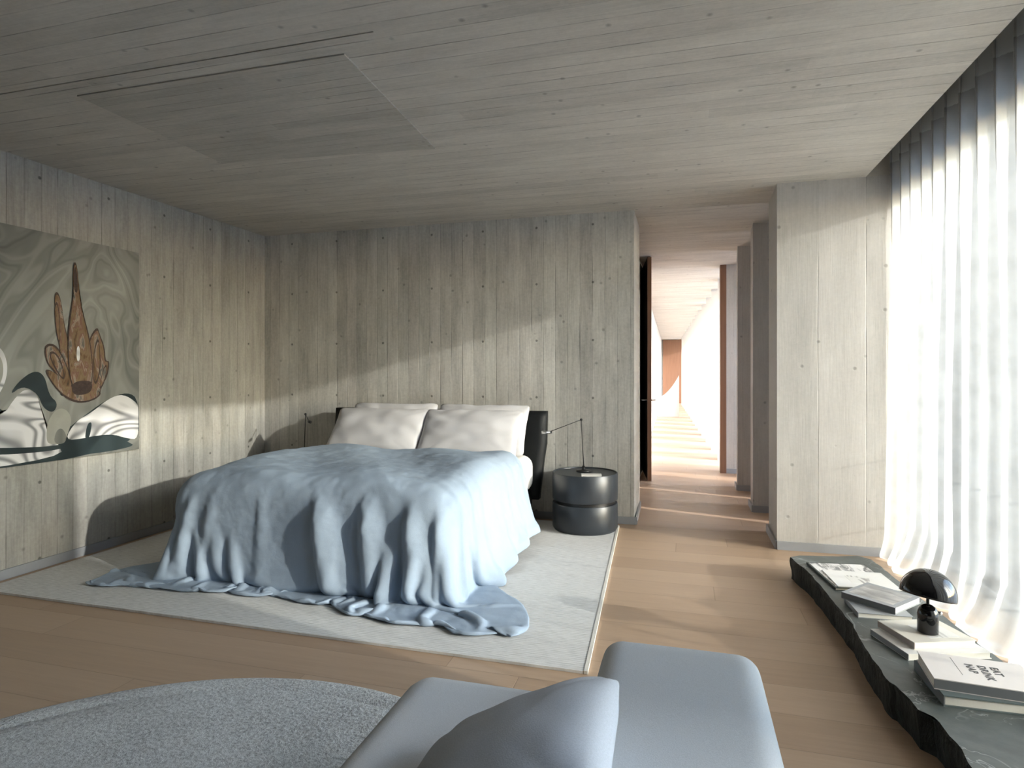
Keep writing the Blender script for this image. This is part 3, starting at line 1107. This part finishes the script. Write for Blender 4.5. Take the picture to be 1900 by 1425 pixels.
def book(p0, ang, l, w, z0, th, side, cover, spine, label, prnt=None, prect=(0.08, 0.92, 0.08, 0.92), board=0.0025, inset=0.004, group='books on the stone bench'):
    """spine runs from p0 in direction ang for l; the book extends w to its `side` (-1 right, +1 left)"""
    root = empty('book', (p0[0], p0[1], z0), R(ang))
    def yx(bm, x0, x1, y0, y1, a, b, mi=0, bev=0.0):
        ya, yb = sorted((y0 * side, y1 * side))
        box(bm, x0, x1, ya, yb, a, b, bev, 1, mi)
    bm = B()
    yx(bm, 0, l, 0, w, 0, board)
    yx(bm, 0, l, 0, w, th - board, th)
    yx(bm, 0, l, 0, board, board, th - board, 1)
    link('cover', bm, [CV[cover], CV[spine]], root)
    bm = B()
    yx(bm, inset, l - inset, board, w - inset, board, th - board)
    link('page_block', bm, M['paper'], root)
    if prnt:
        bm = B()
        yx(bm, l * prect[0], l * prect[1], w * prect[2], w * prect[3], th, th + 0.0004)
        link('cover_print', bm, PRINT[prnt], root)
    tag(root, label, 'book', group)
    return root
ST = 0.130
book((0.752, 3.470), 98, 0.43, 0.315, ST, 0.013, -1, 'dark', 'dark', 'large dark book with a snowy photo cover at the far end of the stone bench', 'snow', (0.05, 0.97, 0.03, 0.98))
book((0.768, 3.480), 95, 0.27, 0.300, ST + 0.0135, 0.005, -1, 'white', 'white', 'thin white magazine lying on the large snowy photo book', 'smear', (0.25, 0.70, 0.30, 0.72))
book((0.768, 3.109), 93, 0.20, 0.225, ST, 0.023, -1, 'mid', 'mid', 'pale grey book lying under the tilted photo book on the stone bench')
book((0.924, 3.128), 139, 0.245, 0.245, ST + 0.0235, 0.030, -1, 'mid', 'grey', 'grey photo book laid askew on top of a pale book beside the mushroom lamp', 'photo', (0.10, 0.92, 0.12, 0.9))
book((0.842, 2.700), 108, 0.235, 0.335, ST, 0.025, -1, 'white', 'mid', 'wide white book at the bottom of the stack beneath the black mushroom lamp')
book((0.878, 2.748), 110, 0.215, 0.262, ST + 0.0255, 0.028, -1, 'cream', 'cream_shaded', 'cream book directly under the black mushroom lamp', 'smear', (0.15, 0.75, 0.35, 0.85))
book((0.841, 2.362), 91, 0.26, 0.345, ST, 0.037, -1, 'teal', 'grey', 'thick grey-covered book at the bottom of the nearest stack on the bench', board=0.004, inset=0.006)
top_book = book((0.826, 2.400), -5, 0.315, 0.222, ST + 0.0375, 0.037, 1, 'rose', 'grey', 'pale book with black EAT DRINK NAP lettering on top of the nearest stack', board=0.003)
# lettering: three lines that read from the far edge towards the viewer
def lettering():
    bm = B()
    for txt, x in (('EAT', 0.205), ('DRINK', 0.168), ('NAP', 0.131)):
        cu = bpy.data.curves.new('txt', 'FONT')
        cu.body = txt
        cu.size = 0.034
        cu.offset = 0.0011
        cu.space_character = 1.12
        cu.extrude = 0.0003
        cu.align_x = 'LEFT'
        ob = bpy.data.objects.new('txt', cu)
        COL.objects.link(ob)
        bpy.context.view_layer.update()
        me = bpy.data.meshes.new_from_object(ob.evaluated_get(bpy.context.evaluated_depsgraph_get()))
        me.transform(Matrix.Translation((x, 0.160, 0.0374)) @ Matrix.Rotation(R(-90), 4, 'Z'))
        bm.from_mesh(me)
        bpy.data.objects.remove(ob)
        bpy.data.curves.remove(cu)
        bpy.data.meshes.remove(me)
    return link('title_lettering', bm, M['black'], top_book)
lettering()
bm = B()
box(bm, 0.098, 0.0995, 0.06, 0.20, 0.037, 0.0373)
link('title_rule', bm, M['black'], top_book)
book((-0.755, 4.662), 100, 0.085, 0.155, NSZ + 0.437, 0.010, -1, 'white', 'white', 'small white notebook lying on the round nightstand tray', group='notebook on the nightstand')

# ------------------------------------------------------------------ mushroom lamp on the books
lz = ST + 0.0255 + 0.0284
lamp = empty('mushroom_lamp', (0.965, 2.870, lz))
bm = B()
prof = [(0, 0.001), (0.034, 0.001), (0.0375, 0.004), (0.0380, 0.07)]
prof += [(0.038 * math.cos(a), 0.075 + 0.042 * math.sin(a)) for a in [k * math.pi / 16 for k in range(8)]]
prof += [(0.0, 0.117)]
lathe(bm, prof, 48)
link('base', bm, M['gloss_black'], lamp, True)
bm = B()
tube(bm, [(0, 0, 0.112), (0.0, 0.0, 0.165)], 0.006, 14)
link('stem', bm, M['black'], lamp, True)
bm = B()
Rd = 0.101
outer = [(Rd * math.sin(a), Rd * math.cos(a)) for a in [k * math.pi / 2 / 20 for k in range(21)]]
inner = [((Rd - 0.004) * math.sin(a), (Rd - 0.004) * math.cos(a)) for a in [k * math.pi / 2 / 20 for k in range(20, -1, -1)]]
lathe(bm, outer + [(Rd, -0.008), (Rd - 0.004, -0.008)] + inner, 72)
shade = link('lamp_shade', bm, M['gloss_black'], lamp, True)
shade.location = (0.0, 0.0, 0.158)
shade.rotation_euler = (R(-5), R(11), R(15))
bm = B()
bmesh.ops.create_uvsphere(bm, u_segments=20, v_segments=12, radius=0.022, matrix=Matrix.Translation((0, 0, 0.025)))
link('bulb', bm, M['paper'], shade, True)
bm = B()
bmesh.ops.create_cone(bm, cap_ends=True, segments=16, radius1=0.008, radius2=0.008, depth=0.014, matrix=Matrix.Translation((0.043, 0.0, 0.082)) @ Matrix.Rotation(R(90), 4, 'Y'))
link('switch', bm, M['steel'], lamp, True)
tag(lamp, 'glossy black mushroom table lamp with dome shade standing on stacked books', 'lamp')

# ------------------------------------------------------------------ stone bench: a split slab with natural edges
def make_slab():
    front = [(0.622, 4.02), (0.634, 3.93), (0.672, 3.74), (0.688, 3.55), (0.700, 3.32), (0.720, 3.02), (0.708, 2.81), (0.711, 2.615), (0.7145, 2.49), (0.727, 2.477), (0.749, 2.317), (0.780, 2.28), (0.791, 2.14), (0.784, 2.01), (0.80, 1.85), (0.77, 1.65), (0.80, 1.40)]
    back = [(1.20, 1.40), (1.22, 1.8), (1.215, 2.3), (1.205, 2.67), (1.192, 2.83), (1.168, 3.05), (1.146, 3.36), (1.125, 3.62), (1.105, 3.86), (1.09, 4.10), (1.02, 4.16), (0.90, 4.11), (0.78, 4.09), (0.68, 4.07)]
    loop = front + back
    fine = []
    n = len(loop)
    for i in range(n):
        a, b = Vector(loop[i]), Vector(loop[(i + 1) % n])
        m = max(1, int((b - a).length / 0.03))
        for k in range(m):
            p = a.lerp(b, k / m)
            nn = noise.noise(Vector((p.x * 14, p.y * 14, 1.0))) * 0.007
            fine.append(p + Vector((nn, nn * 0.5)))
    cen = Vector((0.95, 2.8))
    bm = B()
    rows = []
    hts = [0.0, 0.02, 0.05, 0.08, 0.105, 0.122, 0.130]
    for j, z in enumerate(hts):
        ring = []
        for p in fine:
            d = Vector((p.x - cen.x, 0)).normalized() if abs(p.x - cen.x) > 0.1 else Vector((0, 0))
            t = z / 0.13
            inset = 0.010 * (1 - t) + 0.012 * noise.noise(Vector((p.x * 10, p.y * 10, z * 18))) * (1 if 0 < j < 6 else 0.2)
            if j == 6:
                inset = 0.004
            if j == 5:
                inset = 0.0
            ring.append(bm.verts.new((p.x - d.x * inset, p.y, z)))
        rows.append(ring)
    m = len(fine)
    for a, b in zip(rows, rows[1:]):
        for k in range(m):
            f = bm.faces.new((a[k], a[(k + 1) % m], b[(k + 1) % m], b[k]))
            f.material_index = 1
    f = bm.faces.new(rows[-1])
    f.material_index = 0
    f2 = bm.faces.new(rows[0][::-1])
    bmesh.ops.triangulate(bm, faces=[f, f2])
    bmesh.ops.recalc_face_normals(bm, faces=bm.faces[:])
    o = link('stone_bench', bm, [M['stone'], M['stone_edge']])
    tag(o, 'low dark green veined stone slab bench with rough split edges along the window', 'bench')
make_slab()

# ------------------------------------------------------------------ day bed in the foreground
def soft_block(bm, x0, x1, y0, y1, z0, z1, r=0.05, crown=0.015, n=22):
    """upholstered block: rounded edges and a slightly crowned top"""
    c = Vector(((x0 + x1) / 2, (y0 + y1) / 2, (z0 + z1) / 2))
    hx, hy, hz = (x1 - x0) / 2, (y1 - y0) / 2, (z1 - z0) / 2
    bmesh.ops.create_cube(bm, size=2.0)
    bmesh.ops.subdivide_edges(bm, edges=bm.edges[:], cuts=n, use_grid_fill=True)
    for v in bm.verts:
        p = v.co
        # cluster vertices towards the edges
        q = Vector([math.copysign(1 - (1 - abs(k)) ** 1.6, k) for k in p])
        w = Vector((q.x * hx, q.y * hy, q.z * hz))
        i = Vector((max(-hx + r, min(hx - r, w.x)), max(-hy + r, min(hy - r, w.y)), max(-hz + r, min(hz - r, w.z))))
        d = w - i
        if d.length > 1e-9:
            w = i + d.normalized() * r
        w.z += crown * (1 - q.x ** 2) * (1 - q.y ** 2) * (1 if q.z > 0 else 0)
        v.co = c + w
sofa = empty('daybed', (-0.28, 1.1, 0))
def sofapart(name, bm, m, smooth=True):
    o = link(name, bm, m, sofa, smooth)
    o.matrix_parent_inverse = Matrix.Translation((0.28, -1.1, 0))
    return o
bm = B()
soft_block(bm, -0.74, -0.165, 0.15, 1.605, 0.13, 0.42, 0.085, 0.012)
sofapart('seat', bm, M['sofa'])
bm = B()
soft_block(bm, -0.205, 0.185, 0.15, 1.665, 0.13, 0.545, 0.055, 0.012)
sofapart('backrest', bm, M['sofa'])
bm = B()
box(bm, -0.68, 0.12, 0.25, 1.52, 0.07, 0.135)
sofapart('plinth', bm, M['black'], False)
for sx in (-0.64, 0.08):
    for yy in (0.3, 1.46):
        bm = B()
        lathe(bm, [(0, 0), (0.018, 0), (0.022, 0.07), (0, 0.07)], 20, (sx, yy))
        for v in bm.verts:
            v.co.z += 0.0165 if sx < 0 else 0.0
        sofapart('leg', bm, M['black'])
tag(sofa, 'blue-grey upholstered day bed with a low padded back in the foreground', 'day bed')
cu = link('cushion', pillow_mesh(0.43, 0.43, 0.15, 5.5, 40, 0.2, 9.0), M['sofa_pillow'], None, True)
cu.location = (-0.300, 1.015, 0.552)
cu.rotation_euler = (0, R(-27), R(2))
tag(cu, 'blue-grey cushion leaning against the padded back of the day bed', 'cushion')

# ------------------------------------------------------------------ painting
def make_painting():
    t = NT('marbled_canvas')
    x, y, z, v = t.xyz()
    warp = t.noise(t.vec(t.math('MULTIPLY', y, 1.3), t.math('MULTIPLY', z, 0.8), 0.0), 1.0, 2, 0.5, 1.6)
    bands = t.math('FRACT', t.math('MULTIPLY', warp, 9.0))
    tri = t.math('ABSOLUTE', t.math('SUBTRACT', bands, 0.5))
    fine = t.math('SINE', t.math('MULTIPLY', warp, 170.0))
    big = t.noise(t.vec(t.math('MULTIPLY', y, 1.1), t.math('MULTIPLY', z, 0.9), 4.0), 1.0, 2, 0.5, 0.8)
    f = t.math('ADD', t.math('MULTIPLY', tri, 0.45), t.math('ADD', t.math('MULTIPLY', fine, 0.035), t.math('MULTIPLY', t.math('SUBTRACT', big, 0.5), 1.0)))
    f = t.math('ADD', f, 0.28)
    grey = t.ramp(f, [(0.05, (0.075, 0.075, 0.07)), (0.32, (0.165, 0.168, 0.155)), (0.6, (0.27, 0.27, 0.25)), (0.9, (0.40, 0.40, 0.375))])
    m_grey = t.set(grey, 0.4, 0.3)
    def swirl(name, c0, c1, c2, freq):
        s = NT(name)
        x, y, z, v = s.xyz()
        n = s.noise(s.vec(s.math('MULTIPLY', y, 1.5), s.math('MULTIPLY', z, 3.6), 1.0), 1.0, 1, 0.5, 0.6)
        w = s.math('ADD', s.math('MULTIPLY', s.math('SINE', s.math('MULTIPLY', n, freq)), 0.5), 0.5)
        return s.set(s.ramp(w, [(0.0, c0), (0.35, c1), (0.75, c2), (1.0, c2)]), 0.4, 0.3)
    m_white = swirl('white_grey_swirl', (0.24, 0.24, 0.25), (0.52, 0.51, 0.52), (0.72, 0.71, 0.72), 75)
    m_dark = swirl('teal_black_paint', (0.018, 0.028, 0.032), (0.022, 0.034, 0.038), (0.035, 0.05, 0.055), 20)
    s = NT('bronze_petal_paint')
    x, y, z, v = s.xyz()
    n = s.noise(s.vec(s.math('MULTIPLY', y, 17), s.math('MULTIPLY', z, 5), 0.0), 1.0, 4, 0.6, 0.9)
    m_petal = s.set(s.ramp(n, [(0.30, (0.045, 0.032, 0.022)), (0.40, (0.150, 0.085, 0.042)), (0.47, (0.215, 0.150, 0.085)), (0.53, (0.170, 0.082, 0.060)), (0.58, (0.33, 0.265, 0.205)), (0.64, (0.105, 0.110, 0.105)), (0.72, (0.19, 0.12, 0.07))]), 0.35, 0.4)
    m_core = plain('dark_bronze_paint', (0.055, 0.035, 0.03), 0.4, 0.4, grain=0.6, gscale=60)
    m_pale = plain('pale_grey_paint', (0.34, 0.335, 0.30), 0.4, 0.3, grain=0.15, gscale=12)
    y1, y0, z0, z1 = 3.635, 2.17, 0.678, 2.143
    xf = XL + 0.034
    bm = B()
    box(bm, XL + 0.001, xf, y0, y1, z0, z1)
    lay = [0]
    def poly(pts, mi, smooth_it=3):
        """pts in photo-of-the-canvas units: u 0..1 from the frame's edge of view to the canvas's far edge, v 0 top .. 1 bottom"""
        q = [Vector((a, b)) for a, b in pts]
        for _ in range(smooth_it):
            r = []
            for i in range(len(q)):
                a, b = q[i], q[(i + 1) % len(q)]
                r += [a.lerp(b, 0.25), a.lerp(b, 0.75)]
            q = r
        lay[0] += 1
        vs_ = [bm.verts.new((xf + 0.0002 * lay[0], 2.675 + (y1 - 2.675) * p.x, z1 + (z0 - z1) * p.y)) for p in q]
        f = bm.faces.new(vs_)
        f.material_index = mi
        if f.normal.x < 0:
            f.normal_flip()
        bm.faces.ensure_lookup_table()
        bmesh.ops.triangulate(bm, faces=[f])
    return bm, poly, [m_grey, m_white, m_dark, m_petal, m_core, m_pale]
pbm, poly, pm = make_painting()
# bottom: dark ground, pale hills, dark pools
poly([(-.55, .80), (-.2, .70), (0.02, .755), (.12, .86), (.35, .90), (.5, .83), (.72, .74), (.9, .705), (1, .75), (1, 1), (-.55, 1)], 2, 2)
poly([(-.55, .90), (-.3, .78), (0.0, .80), (.10, .70), (.17, .675), (.235, .72), (.26, .80), (.30, .89), (.36, .92), (.40, .99), (-.55, .995)], 1, 2)
poly([(.40, .915), (.49, .83), (.60, .80), (.74, .735), (.86, .715), (.985, .765), (.995, .80), (.995, .95), (.90, .94), (.75, .905), (.55, .915)], 1, 2)
poly([(.28, .90), (.29, .82), (.36, .765), (.43, .78), (.46, .83), (.42, .90), (.40, .93), (.30, .925)], 5, 2)
poly([(.33, .925), (.345, .87), (.385, .855), (.42, .89), (.41, .93)], 0, 2)
poly([(.52, .92), (.64, .905), (.80, .925), (.90, .955), (.97, .985), (.55, .995), (.44, .965)], 2, 2)
poly([(-.55, .93), (-.2, .90), (.1, .925), (.35, .935), (.52, .92), (.55, .93), (.36, .955), (.08, .95), (-.2, .93), (-.55, .96)], 2, 2)
poly([(.55, .92), (.57, .85), (.60, .84), (.605, .86), (.585, .92)], 2, 2)
poly([(.20, .60), (.27, .62), (.30, .71), (.36, .745), (.33, .79), (.26, .765), (.225, .70), (.13, .665), (.05, .705), (.10, .65)], 2, 2)
poly([(.37, .69), (.45, .665), (.455, .70), (.38, .72)], 2, 2)
# white ellipse at the edge of the view
poly([(-.25, .58), (-.1, .50), (.0, .50), (.045, .58), (.02, .67), (-.06, .74), (-.2, .72)], 1, 3)
poly([(-.25, .60), (-.1, .53), (-.01, .53), (.02, .59), (.0, .66), (-.07, .71), (-.2, .70)], 5, 3)
# bronze flower hanging head down
def petal(pts):
    c = Vector((sum(p[0] for p in pts) / len(pts), sum(p[1] for p in pts) / len(pts)))
    big = []
    for p in pts:
        d = Vector(p) - c
        big.append(tuple(c + d * (1 + 0.012 / max(d.length, 0.02))))
    poly(big, 4, 2)
    poly(pts, 3, 2)
petal([(.335, .275), (.36, .26), (.385, .31), (.40, .40), (.43, .48), (.45, .58), (.47, .66), (.44, .70), (.40, .62), (.375, .52), (.365, .42), (.345, .36)])
petal([(.27, .50), (.33, .49), (.38, .53), (.44, .62), (.46, .68), (.40, .67), (.34, .60), (.29, .57)])
petal([(.58, .47), (.645, .40), (.665, .44), (.70, .50), (.70, .56), (.735, .555), (.72, .62), (.68, .66), (.66, .72), (.56, .74), (.55, .62)])
petal([(.27, .60), (.33, .605), (.42, .665), (.55, .70), (.66, .695), (.66, .72), (.56, .745), (.46, .735), (.36, .69)])
for pp in ([(.335, .33), (.352, .30), (.365, .36), (.372, .46), (.36, .47), (.345, .40)], [(.30, .53), (.335, .525), (.37, .56), (.40, .62), (.385, .635), (.34, .585)], [(.62, .52), (.65, .45), (.66, .50), (.665, .58), (.64, .66), (.615, .64)], [(.69, .60), (.72, .575), (.70, .65), (.66, .69)]):
    petal(pp)
petal([(.462, .15), (.478, .11), (.497, .15), (.505, .25), (.53, .34), (.575, .44), (.60, .54), (.605, .62), (.59, .68), (.50, .69), (.45, .66), (.43, .54), (.435, .42), (.455, .32), (.468, .25)])
poly([(.465, .16), (.478, .12), (.492, .16), (.498, .22), (.492, .245), (.475, .245), (.467, .21)], 4, 2)
poly([(.45, .665), (.50, .648), (.57, .648), (.605, .655), (.60, .70), (.53, .715), (.46, .71)], 4, 2)
poly([(.488, .50), (.50, .485), (.512, .50), (.512, .55), (.498, .565), (.487, .545)], 1, 2)
painting = link('abstract_painting', pbm, pm)
tag(painting, 'large square abstract painting of a bronze flower over grey marbled swirls on the concrete wall', 'painting')
